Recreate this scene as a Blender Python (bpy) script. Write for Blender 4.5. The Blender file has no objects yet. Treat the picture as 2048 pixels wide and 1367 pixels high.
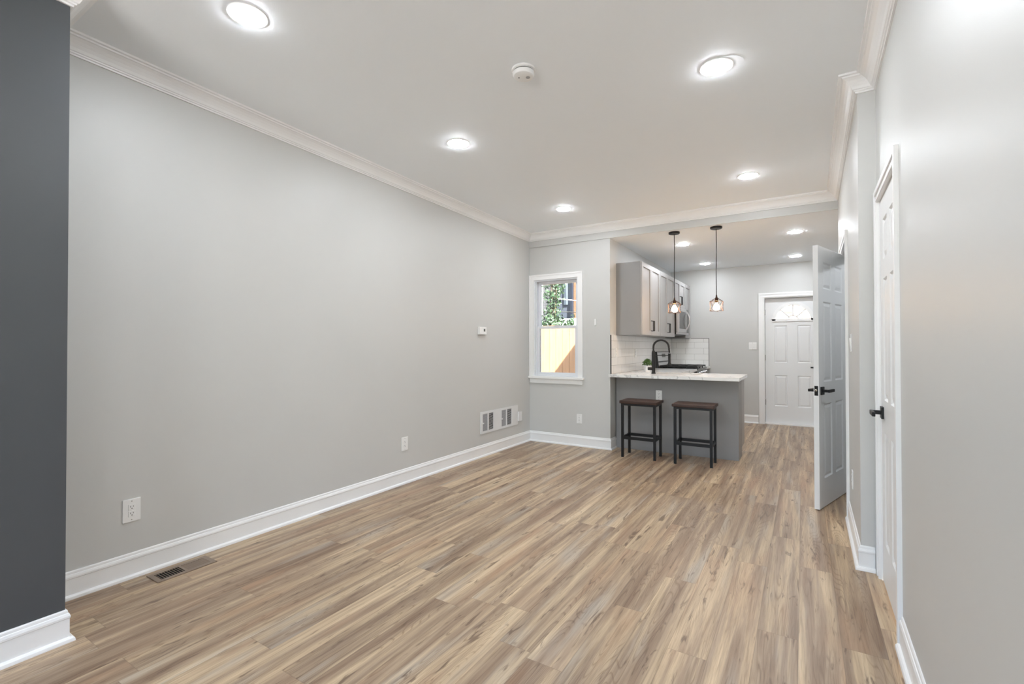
import bpy, bmesh, math, random
from mathutils import Vector, Matrix
random.seed(7)
SC = bpy.context.scene
COL = SC.collection

# ------------------------------------------------------------------ measures (metres)
H0, KZ = 2.7914, -0.0134          # main ceiling height at y=3 and its fall along y
def HC(y): return H0 + KZ * (y - 3)
YW, XW, YK, ZK = 5.5407, 1.1287, 8.6835, 2.5842   # window wall, kitchen left wall, far wall, kitchen ceiling
KR = 0.0116
def W1(y): return 3.4869 + KR * (y - 3)           # right wall, near part
def W2(y): return 3.4033 + KR * (y - 3)           # right wall, bumped-out part
YJ = 3.3153                                       # where the right wall steps out
YB = 5.528                                        # face of the header beam
CX0, CY1 = 0.44, 0.725                            # chimney breast face and corner
XR = 3.75                                         # kitchen right wall
YBACK = -3.0

# ------------------------------------------------------------------ camera
cam_d = bpy.data.cameras.new('camera'); cam = bpy.data.objects.new('camera', cam_d); COL.objects.link(cam)
cam_d.sensor_width = 36.0; cam_d.lens = 943.78 / 2048 * 36.0; cam_d.clip_start = 0.05
yaw, pitch, roll = 0.5522, 0.0101, -0.0011
f = Vector((-math.sin(yaw) * math.cos(pitch), math.cos(yaw) * math.cos(pitch), math.sin(pitch)))
r = Vector((math.cos(yaw), math.sin(yaw), 0)); u = r.cross(f)
r2 = r * math.cos(roll) + u * math.sin(roll); u2 = -r * math.sin(roll) + u * math.cos(roll)
M = Matrix((r2, u2, -f)).transposed().to_4x4(); M.translation = (3.1337, 0, 1.2566)
cam.matrix_world = M
SC.camera = cam

# ------------------------------------------------------------------ light and exposure
SC.view_settings.view_transform = 'Standard'; SC.view_settings.look = 'None'
SC.view_settings.exposure = 0.15; SC.view_settings.gamma = 1.0; SC.view_settings.use_curve_mapping = False
LAMP = 178.0          # radiance of the recessed diffusers
KLAMP = 135.0
BULB = 110.0
SKY = 1.5
world = bpy.data.worlds.new('sky'); SC.world = world; world.use_nodes = True
wn = world.node_tree.nodes; wl = world.node_tree.links
sky = wn.new('ShaderNodeTexSky'); sky.sky_type = 'NISHITA'; sky.sun_disc = False
sky.sun_elevation = math.radians(50); sky.sun_rotation = math.radians(110); sky.dust_density = 2.0
wn['Background'].inputs['Strength'].default_value = SKY
wl.new(sky.outputs['Color'], wn['Background'].inputs['Color'])
sd = bpy.data.lights.new('sun', 'SUN'); sd.energy = 76; sd.angle = math.radians(0.6); sd.color = (1, .96, .90)
sun = bpy.data.objects.new('sun', sd); COL.objects.link(sun)
SUN_TO = Vector((1.0, -0.45, 1.24))
sun.rotation_euler = SUN_TO.to_track_quat('Z', 'Y').to_euler(); sun.location = (6, -2, 9)
# daylight through the front window behind the camera
pd = bpy.data.lights.new('front_window_portal', 'AREA'); pd.shape = 'RECTANGLE'; pd.size = 2.7; pd.size_y = 1.95
pd.cycles.is_portal = True
po = bpy.data.objects.new('front_window_portal', pd); COL.objects.link(po)
po.location = (1.95, YBACK - 0.18, 1.475); po.rotation_euler = (math.radians(90), 0, 0)

# ------------------------------------------------------------------ materials
def srgb(*c): return tuple(((v / 255 + .055) / 1.055) ** 2.4 if v > 10 else v / 255 / 12.92 for v in c) + (1,)
def base_mat(name):
    m = bpy.data.materials.new(name); m.use_nodes = True
    nt = m.node_tree; return m, nt, nt.nodes, nt.links, nt.nodes['Principled BSDF']
def mat(name, col, rough=.5, metal=0, var=.04, scale=6, bump=0, bscale=120, stretch=(1, 1, 1), spec=.5, coat=0):
    m, nt, N, L, b = base_mat(name)
    tc = N.new('ShaderNodeTexCoord'); mp = N.new('ShaderNodeMapping'); mp.inputs['Scale'].default_value = stretch
    L.new(tc.outputs['Object'], mp.inputs['Vector'])
    nz = N.new('ShaderNodeTexNoise'); nz.inputs['Scale'].default_value = scale; nz.inputs['Detail'].default_value = 4
    L.new(mp.outputs['Vector'], nz.inputs['Vector'])
    rp = N.new('ShaderNodeValToRGB')
    rp.color_ramp.elements[0].position = .3; rp.color_ramp.elements[1].position = .7
    rp.color_ramp.elements[0].color = tuple(c * (1 - var) for c in col[:3]) + (1,)
    rp.color_ramp.elements[1].color = tuple(min(1, c * (1 + var)) for c in col[:3]) + (1,)
    L.new(nz.outputs['Fac'], rp.inputs['Fac']); L.new(rp.outputs['Color'], b.inputs['Base Color'])
    b.inputs['Roughness'].default_value = rough; b.inputs['Metallic'].default_value = metal
    b.inputs['Specular IOR Level'].default_value = spec; b.inputs['Coat Weight'].default_value = coat
    if bump:
        n2 = N.new('ShaderNodeTexNoise'); n2.inputs['Scale'].default_value = bscale; n2.inputs['Detail'].default_value = 3
        L.new(mp.outputs['Vector'], n2.inputs['Vector'])
        bp = N.new('ShaderNodeBump'); bp.inputs['Strength'].default_value = bump; bp.inputs['Distance'].default_value = .002
        L.new(n2.outputs['Fac'], bp.inputs['Height']); L.new(bp.outputs['Normal'], b.inputs['Normal'])
    return m
def emis(name, col, strength):
    m, nt, N, L, b = base_mat(name)
    b.inputs['Base Color'].default_value = (.9, .9, .9, 1)
    b.inputs['Emission Color'].default_value = col + (1,); b.inputs['Emission Strength'].default_value = strength
    return m
def glass(name, tint=(1, 1, 1), amount=1.0):
    m, nt, N, L, b = base_mat(name)
    N.remove(b); t = N.new('ShaderNodeBsdfTransparent'); t.inputs['Color'].default_value = tint + (1,)
    g = N.new('ShaderNodeBsdfGlossy'); g.inputs['Roughness'].default_value = .02
    fr = N.new('ShaderNodeFresnel'); fr.inputs['IOR'].default_value = 1.45
    mx = N.new('ShaderNodeMixShader'); L.new(fr.outputs['Fac'], mx.inputs['Fac'])
    L.new(t.outputs['BSDF'], mx.inputs[1]); L.new(g.outputs['BSDF'], mx.inputs[2])
    L.new(mx.outputs['Shader'], N['Material Output'].inputs['Surface'])
    return m

def floor_mat():
    m, nt, N, L, b = base_mat('vinyl_planks')
    def math_(op, a, b_=None, c=None):
        n = N.new('ShaderNodeMath'); n.operation = op
        for i, v in enumerate((a, b_, c)):
            if v is None: continue
            if isinstance(v, (int, float)): n.inputs[i].default_value = v
            else: L.new(v, n.inputs[i])
        return n.outputs[0]
    def comb(x, y, z=0):
        n = N.new('ShaderNodeCombineXYZ')
        for i, v in enumerate((x, y, z)):
            if isinstance(v, (int, float)): n.inputs[i].default_value = v
            else: L.new(v, n.inputs[i])
        return n.outputs[0]
    def white(v):
        n = N.new('ShaderNodeTexWhiteNoise'); n.noise_dimensions = '3D'; L.new(v, n.inputs['Vector']); return n
    def noise(v, scale, detail=4, rough=.55, dist=0):
        n = N.new('ShaderNodeTexNoise'); n.inputs['Scale'].default_value = scale; n.inputs['Detail'].default_value = detail
        n.inputs['Roughness'].default_value = rough; n.inputs['Distortion'].default_value = dist
        L.new(v, n.inputs['Vector']); return n.outputs['Fac']
    def ramp(v, stops):
        n = N.new('ShaderNodeValToRGB'); e = n.color_ramp.elements
        while len(e) < len(stops): e.new(.5)
        for k, (p, c) in enumerate(stops): e[k].position = p; e[k].color = c
        L.new(v, n.inputs['Fac']); return n.outputs['Color']
    def mix(fac, a, b_, typ='MIX'):
        n = N.new('ShaderNodeMix'); n.data_type = 'RGBA'; n.blend_type = typ
        if isinstance(fac, (int, float)): n.inputs[0].default_value = fac
        else: L.new(fac, n.inputs[0])
        for i, v in ((6, a), (7, b_)):
            if isinstance(v, tuple): n.inputs[i].default_value = v
            else: L.new(v, n.inputs[i])
        return n.outputs[2]
    tc = N.new('ShaderNodeTexCoord'); sp = N.new('ShaderNodeSeparateXYZ'); L.new(tc.outputs['Object'], sp.inputs[0])
    X, Y = sp.outputs[0], sp.outputs[1]
    PW, PL = .1555, 1.22
    xr = math_('DIVIDE', X, PW); row = math_('FLOOR', xr)
    rr = white(comb(row, 3.3)).outputs['Value']
    yr = math_('ADD', math_('DIVIDE', Y, PL), math_('MULTIPLY', rr, 9.7)); col = math_('FLOOR', yr)
    wn_ = white(comb(row, col, 1.7)); idv = wn_.outputs['Value']
    sc_ = N.new('ShaderNodeSeparateColor'); L.new(wn_.outputs['Color'], sc_.inputs[0])
    r1, r2_, r3 = sc_.outputs[0], sc_.outputs[1], sc_.outputs[2]
    # long stripes inside every plank
    sv = comb(math_('ADD', math_('MULTIPLY', X, 13), math_('MULTIPLY', r1, 60)), math_('ADD', math_('MULTIPLY', Y, .55), math_('MULTIPLY', r2_, 40)), math_('MULTIPLY', r3, 25))
    s1 = noise(sv, 1.0, 5, .62, .35)
    stripe = ramp(s1, [(.33, srgb(128, 104, 83)), (.43, srgb(149, 126, 104)), (.50, srgb(163, 141, 117)), (.56, srgb(181, 158, 129)), (.65, srgb(202, 180, 149)), (.78, srgb(192, 180, 162))])
    # reddish and grey casts that wander
    cv = comb(math_('ADD', math_('MULTIPLY', X, 9), math_('MULTIPLY', r3, 30)), math_('ADD', math_('MULTIPLY', Y, 1.1), math_('MULTIPLY', r1, 30)), r2_)
    c1 = noise(cv, 1.0, 2, .5)
    stripe = mix(math_('MULTIPLY', ramp_f(N, L, c1, .52, .75), .5), stripe, srgb(168, 132, 102))
    stripe = mix(math_('MULTIPLY', ramp_f(N, L, c1, .45, .25), .55), stripe, srgb(178, 171, 160))
    # fine grain
    gv = comb(math_('ADD', math_('MULTIPLY', X, 170), math_('MULTIPLY', r1, 90)), math_('ADD', math_('MULTIPLY', Y, 5), math_('MULTIPLY', r2_, 50)), r3)
    g1 = noise(gv, 1.0, 3, .6)
    gfac = ramp(g1, [(.25, (.70, .67, .64, 1)), (.5, (1, 1, 1, 1)), (.75, (1.0, 1.0, 1.0, 1))])
    colr = mix(.9, stripe, gfac, 'MULTIPLY')
    mv = comb(math_('ADD', math_('MULTIPLY', X, 62), math_('MULTIPLY', r3, 41)), math_('ADD', math_('MULTIPLY', Y, 2.4), math_('MULTIPLY', r1, 23)), r2_)
    colr = mix(.8, colr, ramp(noise(mv, 1.0, 4, .65, .5), [(.32, (.80, .76, .72, 1)), (.5, (1, 1, 1, 1)), (.7, (1.0, 1.0, .98, 1))]), 'MULTIPLY')
    # cathedral figure: warped rings
    wv = comb(math_('ADD', math_('MULTIPLY', X, 10), math_('MULTIPLY', r2_, 70)), math_('ADD', math_('MULTIPLY', Y, .8), math_('MULTIPLY', r1, 33)), r3)
    w1 = noise(wv, 1.0, 1, .4)
    rings = math_('FRACT', math_('MULTIPLY', w1, 36))
    ringl = ramp(rings, [(0, (.62, .56, .50, 1)), (.22, (1, 1, 1, 1)), (.86, (1, 1, 1, 1)), (1, (.66, .60, .54, 1))])
    rmask = ramp_f(N, L, noise(cv, .8, 1), .44, .56)
    colr = mix(math_('MULTIPLY', rmask, .8), colr, mix(1.0, colr, ringl, 'MULTIPLY'))
    # dark knots and flecks
    kv = comb(math_('ADD', math_('MULTIPLY', X, 32), math_('MULTIPLY', r3, 51)), math_('ADD', math_('MULTIPLY', Y, 4.2), math_('MULTIPLY', r1, 77)), r2_)
    k1 = noise(kv, 1.0, 3, .6, .8)
    colr = mix(math_('MULTIPLY', ramp_f(N, L, k1, .59, .71), .75), colr, srgb(92, 70, 54))
    # plank tone
    tone = math_('ADD', math_('MULTIPLY', idv, .17), 1.0)
    colr = mix(1.0, colr, comb_rgb(N, L, tone), 'MULTIPLY')
    # seams
    fx = math_('FRACT', xr); ex = math_('MULTIPLY', math_('MINIMUM', fx, math_('SUBTRACT', 1, fx)), PW)
    fy = math_('FRACT', yr); ey = math_('MULTIPLY', math_('MINIMUM', fy, math_('SUBTRACT', 1, fy)), PL)
    ed = math_('MINIMUM', ex, ey)
    seam = ramp_f(N, L, ed, .0022, .0004)
    colr = mix(math_('MULTIPLY', seam, .35), colr, srgb(96, 76, 60))
    L.new(colr, b.inputs['Base Color'])
    b.inputs['Roughness'].default_value = .38; b.inputs['Specular IOR Level'].default_value = .5
    bp = N.new('ShaderNodeBump'); bp.inputs['Strength'].default_value = .12; bp.inputs['Distance'].default_value = .001
    L.new(math_('SUBTRACT', g1, seam), bp.inputs['Height']); L.new(bp.outputs['Normal'], b.inputs['Normal'])
    return m
def ramp_f(N, L, v, a, b):
    n = N.new('ShaderNodeMapRange'); n.clamp = True; n.interpolation_type = 'SMOOTHSTEP'
    if a < b: n.inputs[1].default_value, n.inputs[2].default_value, n.inputs[3].default_value, n.inputs[4].default_value = a, b, 0, 1
    else: n.inputs[1].default_value, n.inputs[2].default_value, n.inputs[3].default_value, n.inputs[4].default_value = b, a, 1, 0
    L.new(v, n.inputs[0]); return n.outputs[0]
def comb_rgb(N, L, v):
    n = N.new('ShaderNodeCombineColor')
    for i in range(3): L.new(v, n.inputs[i])
    return n.outputs[0]

def brick_mat(name, c1, c2, mortar, bw, bh, msize, axes='XZ', rough=.6, bump=.4, offset=.5, spec=.5):
    m, nt, N, L, b = base_mat(name)
    tc = N.new('ShaderNodeTexCoord'); sp = N.new('ShaderNodeSeparateXYZ'); L.new(tc.outputs['Object'], sp.inputs[0])
    cb = N.new('ShaderNodeCombineXYZ'); L.new(sp.outputs['XYZ'.index(axes[0])], cb.inputs[0]); L.new(sp.outputs['XYZ'.index(axes[1])], cb.inputs[1])
    br = N.new('ShaderNodeTexBrick'); br.inputs['Scale'].default_value = 1; br.inputs['Brick Width'].default_value = bw
    br.inputs['Row Height'].default_value = bh; br.inputs['Mortar Size'].default_value = msize; br.offset = offset
    br.inputs['Mortar Smooth'].default_value = .1
    br.inputs['Color1'].default_value = c1; br.inputs['Color2'].default_value = c2; br.inputs['Mortar'].default_value = mortar
    L.new(cb.outputs[0], br.inputs['Vector']); L.new(br.outputs['Color'], b.inputs['Base Color'])
    bp = N.new('ShaderNodeBump'); bp.inputs['Strength'].default_value = bump; bp.inputs['Distance'].default_value = .003; bp.invert = True
    L.new(br.outputs['Fac'], bp.inputs['Height']); L.new(bp.outputs['Normal'], b.inputs['Normal'])
    b.inputs['Roughness'].default_value = rough; b.inputs['Specular IOR Level'].default_value = spec
    return m
def marble_mat(name, base, vein, scale, thr=.03, amount=.6, rough=.15):
    m, nt, N, L, b = base_mat(name)
    tc = N.new('ShaderNodeTexCoord')
    nz = N.new('ShaderNodeTexNoise'); nz.inputs['Scale'].default_value = scale; nz.inputs['Detail'].default_value = 6
    nz.inputs['Distortion'].default_value = 1.2; L.new(tc.outputs['Object'], nz.inputs['Vector'])
    sb = N.new('ShaderNodeMath'); sb.operation = 'SUBTRACT'; sb.inputs[1].default_value = .5; L.new(nz.outputs['Fac'], sb.inputs[0])
    ab = N.new('ShaderNodeMath'); ab.operation = 'ABSOLUTE'; L.new(sb.outputs[0], ab.inputs[0])
    v = ramp_f(N, L, ab.outputs[0], thr, 0.0)
    ml = N.new('ShaderNodeMath'); ml.operation = 'MULTIPLY'; ml.inputs[1].default_value = amount; L.new(v, ml.inputs[0])
    mx = N.new('ShaderNodeMix'); mx.data_type = 'RGBA'; L.new(ml.outputs[0], mx.inputs[0])
    mx.inputs[6].default_value = base; mx.inputs[7].default_value = vein
    L.new(mx.outputs[2], b.inputs['Base Color']); b.inputs['Roughness'].default_value = rough
    return m

WALLC = srgb(206, 206, 203)
MT = {}
MT['wall'] = mat('grey_wall_paint', WALLC, .45, var=.012, scale=1.5, bump=.05, bscale=300)
MT['ceiling'] = mat('ceiling_paint', srgb(247, 251, 254), .6, var=.01, scale=1.2, bump=.05, bscale=200)
MT['white'] = mat('white_trim_paint', srgb(244, 244, 243), .35, var=.01, scale=4)
MT['door'] = mat('white_door_paint', srgb(236, 237, 237), .35, var=.01, scale=4)
MT['charcoal'] = mat('charcoal_wall_paint', srgb(80, 83, 86), .38, var=.03, scale=2, bump=.05, bscale=300)
MT['floor'] = floor_mat()
MT['plastic'] = mat('white_plastic', srgb(240, 240, 238), .3, var=.01)
MT['slot'] = mat('dark_slot', srgb(40, 40, 40), .6)
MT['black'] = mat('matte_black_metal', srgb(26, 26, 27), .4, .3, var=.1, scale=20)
MT['blackgloss'] = mat('black_gloss', srgb(18, 18, 20), .12, 0)
MT['cab'] = mat('grey_cabinet_paint', srgb(146, 145, 144), .4, var=.03, scale=3)
MT['cab_lit'] = mat('grey_cabinet_paint_lit', srgb(168, 166, 164), .38, var=.02, scale=3)  # same cabinet grey, with the light on the doors put into the colour
MT['steel'] = mat('brushed_steel', srgb(196, 196, 198), .28, .9, var=.06, scale=8, stretch=(1, 1, 40))
MT['nickel'] = mat('satin_nickel', srgb(170, 168, 164), .35, .9)
MT['walnut'] = mat('dark_walnut', srgb(62, 38, 27), .4, var=.35, scale=5, stretch=(1, 14, 10))
MT['marble'] = marble_mat('white_marble', srgb(240, 239, 236), srgb(160, 160, 160), 1.7, .018, .5)
MT['sky_patch'] = mat('sky_patch_mirror', srgb(200, 215, 230), .05, .9)  # pale blue mirror standing in for a patch of sky
MT['navy'] = mat('navy_board', srgb(24, 30, 44), .6)
MT['register'] = mat('brown_register_metal', srgb(140, 122, 106), .4, .2, var=.05)
MT['duct'] = mat('dark_duct', srgb(12, 11, 10), .8)
MT['grille'] = mat('white_grille_metal', srgb(228, 229, 229), .4)
MT['louver'] = mat('grey_louver', srgb(168, 168, 170), .5)
MT['vinyl'] = mat('white_window_vinyl', srgb(232, 234, 238), .35, var=.01)
MT['glass'] = glass('window_glass')
MT['glass_tint'] = glass('dimming_glass', (.76, .79, .79))  # tint added to dim the bright view outside
MT['lamp'] = emis('lamp_diffuser', (.93, .98, 1.04), LAMP)
MT['klamp'] = emis('kitchen_lamp_diffuser', (.93, .98, 1.05), KLAMP)
MT['bulb'] = emis('warm_bulb', (1, .62, .30), BULB)
MT['cord'] = mat('black_cord', srgb(38, 38, 36), .7)
MT['copper'] = mat('bronze_cage', srgb(70, 48, 36), .35, .7)
MT['leaf'] = mat('leaf_green', srgb(74, 108, 42), .5, var=.35, scale=40)
MT['ivy'] = mat('ivy_green', srgb(44, 62, 36), .5, var=.4, scale=9)
MT['stem'] = mat('brown_stem', srgb(84, 66, 48), .8)
MT['soil'] = mat('dark_soil', srgb(52, 40, 30), .9, var=.3, scale=80)
MT['ceramic'] = mat('white_ceramic', srgb(240, 240, 240), .25)
MT['fence'] = mat('pale_cedar', srgb(190, 140, 98), .7, var=.14, scale=3, stretch=(8, 8, .6), bump=.2, bscale=30)
MT['ground'] = mat('yard_concrete', srgb(140, 137, 130), .9, var=.1, scale=3, bump=.3, bscale=40)
MT['pave'] = mat('bounce_pavement', srgb(176, 174, 170), .9, var=.06, scale=3, bump=.3, bscale=40)  # kept pale so the unseen ground bounces daylight to the ceiling
MT['greybrick'] = brick_mat('grey_brick', srgb(72, 70, 72), srgb(62, 60, 63), srgb(84, 82, 82), .21, .075, .008)
MT['redbrick'] = brick_mat('orange_brick', srgb(122, 84, 60), srgb(110, 74, 52), srgb(116, 96, 80), .21, .075, .008)
MT['palebrick'] = brick_mat('pale_brick', srgb(116, 92, 84), srgb(126, 110, 102), srgb(130, 124, 118), .21, .075, .01)
MT['slate'] = mat('slate_siding', srgb(66, 70, 80), .6, var=.08, scale=2, stretch=(1, 1, 12))
MT['tile_left'] = brick_mat('white_tile_left', srgb(238, 238, 236), srgb(233, 233, 231), srgb(196, 195, 192), .305, .102, .0022, 'YZ', .12, .25)
MT['tile_far'] = brick_mat('white_tile_far', srgb(238, 238, 236), srgb(233, 233, 231), srgb(196, 195, 192), .305, .102, .0022, 'XZ', .12, .25)
MT['roof'] = mat('grey_roofing', srgb(90, 90, 90), .9)
MT['brass'] = mat('brass_bolt', srgb(214, 206, 190), .25, .9)

# ------------------------------------------------------------------ mesh helpers
class MB:
    def __init__(s): s.bm = bmesh.new()
    def box(s, x0, x1, y0, y1, z0, z1, bev=0):
        vs = [s.bm.verts.new((x, y, z)) for z in (z0, z1) for y in (y0, y1) for x in (x0, x1)]
        fs = [s.bm.faces.new([vs[i] for i in q]) for q in ((0, 2, 3, 1), (4, 5, 7, 6), (0, 1, 5, 4), (2, 6, 7, 3), (0, 4, 6, 2), (1, 3, 7, 5))]
        if bev:
            es = {e for f_ in fs for e in f_.edges}
            bmesh.ops.bevel(s.bm, geom=list(es), offset=bev, segments=2, affect='EDGES', profile=.5)
        return s
    def hexa(s, bot, top):               # two quads of xyz points
        vs = [s.bm.verts.new(p) for p in list(bot) + list(top)]
        for q in ((3, 2, 1, 0), (4, 5, 6, 7), (0, 1, 5, 4), (1, 2, 6, 5), (2, 3, 7, 6), (3, 0, 4, 7)): s.bm.faces.new([vs[i] for i in q])
        return s
    def plan(s, pts, z0, z1):            # plan polygon extruded, z may be a function of y
        f0 = z0 if callable(z0) else (lambda y: z0); f1 = z1 if callable(z1) else (lambda y: z1)
        lo = [s.bm.verts.new((x, y, f0(y))) for x, y in pts]; hi = [s.bm.verts.new((x, y, f1(y))) for x, y in pts]
        n = len(pts); s.bm.faces.new(lo[::-1]); s.bm.faces.new(hi)
        for i in range(n): s.bm.faces.new((lo[i], lo[(i + 1) % n], hi[(i + 1) % n], hi[i]))
        return s
    def lathe(s, prof, c=(0, 0, 0), axis='z', n=32, caps=True):     # prof: (radius, height)
        rings = []
        for rr, h in prof:
            ring = []
            for k in range(n):
                a = 2 * math.pi * k / n; p = (rr * math.cos(a), rr * math.sin(a), h)
                if axis == 'x': p = (p[2], p[0], p[1])
                elif axis == 'y': p = (p[0], p[2], p[1])
                ring.append(s.bm.verts.new((p[0] + c[0], p[1] + c[1], p[2] + c[2])))
            rings.append(ring)
        for a, b_ in zip(rings, rings[1:]):
            for k in range(n): s.bm.faces.new((a[k], a[(k + 1) % n], b_[(k + 1) % n], b_[k]))
        if caps: s.bm.faces.new(rings[0][::-1]); s.bm.faces.new(rings[-1])
        return s
    def tube(s, pts, rad, n=10, closed=False):
        pts = [Vector(p) for p in pts]; rings = []; N_ = len(pts)
        up = Vector((0, 0, 1))
        for i, p in enumerate(pts):
            a = pts[i - 1] if (i > 0 or closed) else p; b_ = pts[(i + 1) % N_] if (i < N_ - 1 or closed) else p
            t = (b_ - a).normalized()
            if i == 0:
                x = t.orthogonal().normalized()
            else: x = (x - t * x.dot(t)).normalized()
            y = t.cross(x); rr = rad[i] if isinstance(rad, (list, tuple)) else rad
            rings.append([s.bm.verts.new(p + (x * math.cos(2 * math.pi * k / n) + y * math.sin(2 * math.pi * k / n)) * rr) for k in range(n)])
        prs = list(zip(rings, rings[1:])) + ([(rings[-1], rings[0])] if closed else [])
        for a, b_ in prs:
            for k in range(n): s.bm.faces.new((a[k], a[(k + 1) % n], b_[(k + 1) % n], b_[k]))
        if not closed: s.bm.faces.new(rings[0][::-1]); s.bm.faces.new(rings[-1])
        return s
    def quad(s, *pts): s.bm.faces.new([s.bm.verts.new(p) for p in pts]); return s
    def build(s, name, m, parent=None, smooth=False, loc=None, rot=None):
        bmesh.ops.recalc_face_normals(s.bm, faces=s.bm.faces)
        me = bpy.data.meshes.new(name); s.bm.to_mesh(me); s.bm.free()
        me.materials.append(m)
        if smooth:
            for p in me.polygons: p.use_smooth = True
            try: me.set_sharp_from_angle(angle=math.radians(35))
            except Exception: pass
        o = bpy.data.objects.new(name, me); COL.objects.link(o)
        if parent: o.parent = parent
        if loc: o.location = loc
        if rot is not None: o.rotation_euler = rot
        return o
def tag(o, label, cat, group=None, kind=None):
    o['label'] = label; o['category'] = cat
    if group: o['group'] = group
    if kind: o['kind'] = kind
    return o
def struct(o, label, cat): return tag(o, label, cat, kind='structure')
def thing(name, label, cat, loc=(0, 0, 0), rotz=0, group=None, kind=None):
    o = bpy.data.objects.new(name, None); COL.objects.link(o); o.empty_display_size = .1
    o.location = loc; o.rotation_euler = (0, 0, rotz)
    return tag(o, label, cat, group, kind)
def dup(root, loc, rotz, label, group=None):
    rt = root.copy(); COL.objects.link(rt); rt.location = loc; rt.rotation_euler = (0, 0, rotz); rt['label'] = label
    if group: rt['group'] = group
    for ch in list(root.children):
        c = ch.copy(); COL.objects.link(c); c.parent = rt
        for g in list(ch.children):
            d = g.copy(); COL.objects.link(d); d.parent = c
    return rt
def sweep(path, prof, zf, i0, i1):
    """profile swept along plan path (room on the right), mitred; segment range i0..i1"""
    P = [Vector(p) for p in path]; nrm = []
    segn = []
    for a, b_ in zip(P, P[1:]):
        d = (b_ - a).normalized(); segn.append(Vector((d.y, -d.x)))
    for i in range(len(P)):
        if i == 0: nrm.append(segn[0])
        elif i == len(P) - 1: nrm.append(segn[-1])
        else:
            a, b_ = segn[i - 1], segn[i]; m_ = (a + b_).normalized(); nrm.append(m_ / max(.2, m_.dot(a)))
    mb = MB(); rings = []
    for i in range(i0, i1 + 1):
        ring = []
        for o, z in prof:
            q = P[i] + nrm[i] * o; ring.append(mb.bm.verts.new((q.x, q.y, z + zf(q.y))))
        rings.append(ring)
    n = len(prof)
    for a, b_ in zip(rings, rings[1:]):
        for k in range(n): mb.bm.faces.new((a[k], a[(k + 1) % n], b_[(k + 1) % n], b_[k]))
    mb.bm.faces.new(rings[0][::-1]); mb.bm.faces.new(rings[-1])
    return mb
PI = math.pi

# ------------------------------------------------------------------ floor, ceilings, walls
struct(MB().box(-.2, 5.0, YBACK - .2, 8.95, -.1, 0).build('floor', MT['floor']), 'wood-look vinyl plank floor in brown and tan stripes', 'floor')
struct(MB().plan([(-.2, YBACK - .2), (5.0, YBACK - .2), (5.0, YB + .012), (-.2, YB + .012)], HC, lambda y: 3.0).build('ceiling', MT['ceiling']), 'plain off-white ceiling of the living room', 'ceiling')
struct(MB().box(XW - .2, XR + .3, YB + .012, 8.95, ZK, 3.0).build('ceiling_kitchen', MT['ceiling']), 'lower off-white kitchen ceiling beyond the header', 'ceiling')
struct(MB().box(0, W2(YB), YB, YB + .012, ZK, 2.80).build('wall_header', MT['wall']), 'grey header beam between living room and kitchen', 'wall')
struct(MB().box(-.2, 0, YBACK - .2, YW + .16, 0, 3.0).build('wall_left', MT['wall']), 'long pale grey wall on the left', 'wall')
struct(MB().box(0, CX0, YBACK, CY1, 0, HC(-2) + .02).build('wall_chimney', MT['charcoal']), 'charcoal painted chimney breast at the left edge', 'wall')
# window wall with its opening
wx0, wx1, wz0, wz1 = .070, .707, .862, 2.142
mb = MB(); Y0, Y1 = YW, YW + .16
mb.box(0, wx0, Y0, Y1, 0, ZK); mb.box(wx1, XW, Y0, Y1, 0, ZK); mb.box(wx0, wx1, Y0, Y1, 0, wz0); mb.box(wx0, wx1, Y0, Y1, wz1, ZK)
mb.box(-.2, XW - .19, Y0 + .02, Y1, ZK, 3.0)
struct(mb.build('wall_window', MT['wall']), 'short pale grey wall holding the white window', 'wall')
struct(MB().box(XW - .2, XW, Y1, 8.95, 0, ZK).build('wall_kitchen_left', MT['wall']), 'grey kitchen wall behind the cabinets', 'wall')
# far wall with door opening
dx0, dx1, dz1 = 2.595, 3.425, 2.05
mb = MB()
mb.box(XW, dx0, YK, YK + .16, 0, ZK); mb.box(dx1, XR, YK, YK + .16, 0, ZK); mb.box(dx0, dx1, YK, YK + .16, dz1, ZK)
struct(mb.build('wall_far', MT['wall']), 'grey far kitchen wall with the back door', 'wall')
mb = MB().box(XR, XR + .12, YW - .12, YK + .16, 0, ZK)
struct(mb.build('wall_kitchen_right', MT['wall']), 'grey right kitchen wall hidden past the open door', 'wall')
def wallseg(mb, W, y0, y1, z0, z1, t=.12):
    mb.plan([(W(y0), y0), (W(y0) + t, y0), (W(y1) + t, y1), (W(y1), y1)], z0, z1)
ca0, ca1 = 2.600, 3.222            # closet door opening
mb = MB(); wallseg(mb, W1, YBACK, ca0, 0, 2.87); wallseg(mb, W1, ca1, YJ + .1, 0, 2.82); wallseg(mb, W1, ca0, ca1, 2.045, 2.82)
struct(mb.build('wall_right', MT['wall']), 'pale grey wall on the right with the closet door', 'wall')
oa0, oa1 = 4.285, 5.012            # opening of the ajar door
mb = MB()
wallseg(mb, W2, YJ, YJ + .12, 0, 2.82, W1(YJ) - W2(YJ)); wallseg(mb, W2, YJ + .12, oa0, 0, 2.82); wallseg(mb, W2, oa1, YW, 0, 2.82); wallseg(mb, W2, oa0, oa1, 2.05, 2.82)
mb.box(W2(YW) + .115, XR, YW - .12, YW, 0, 2.82)
struct(mb.build('wall_right_bump', MT['wall']), 'bumped-out pale grey wall with the door standing ajar', 'wall')
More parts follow.
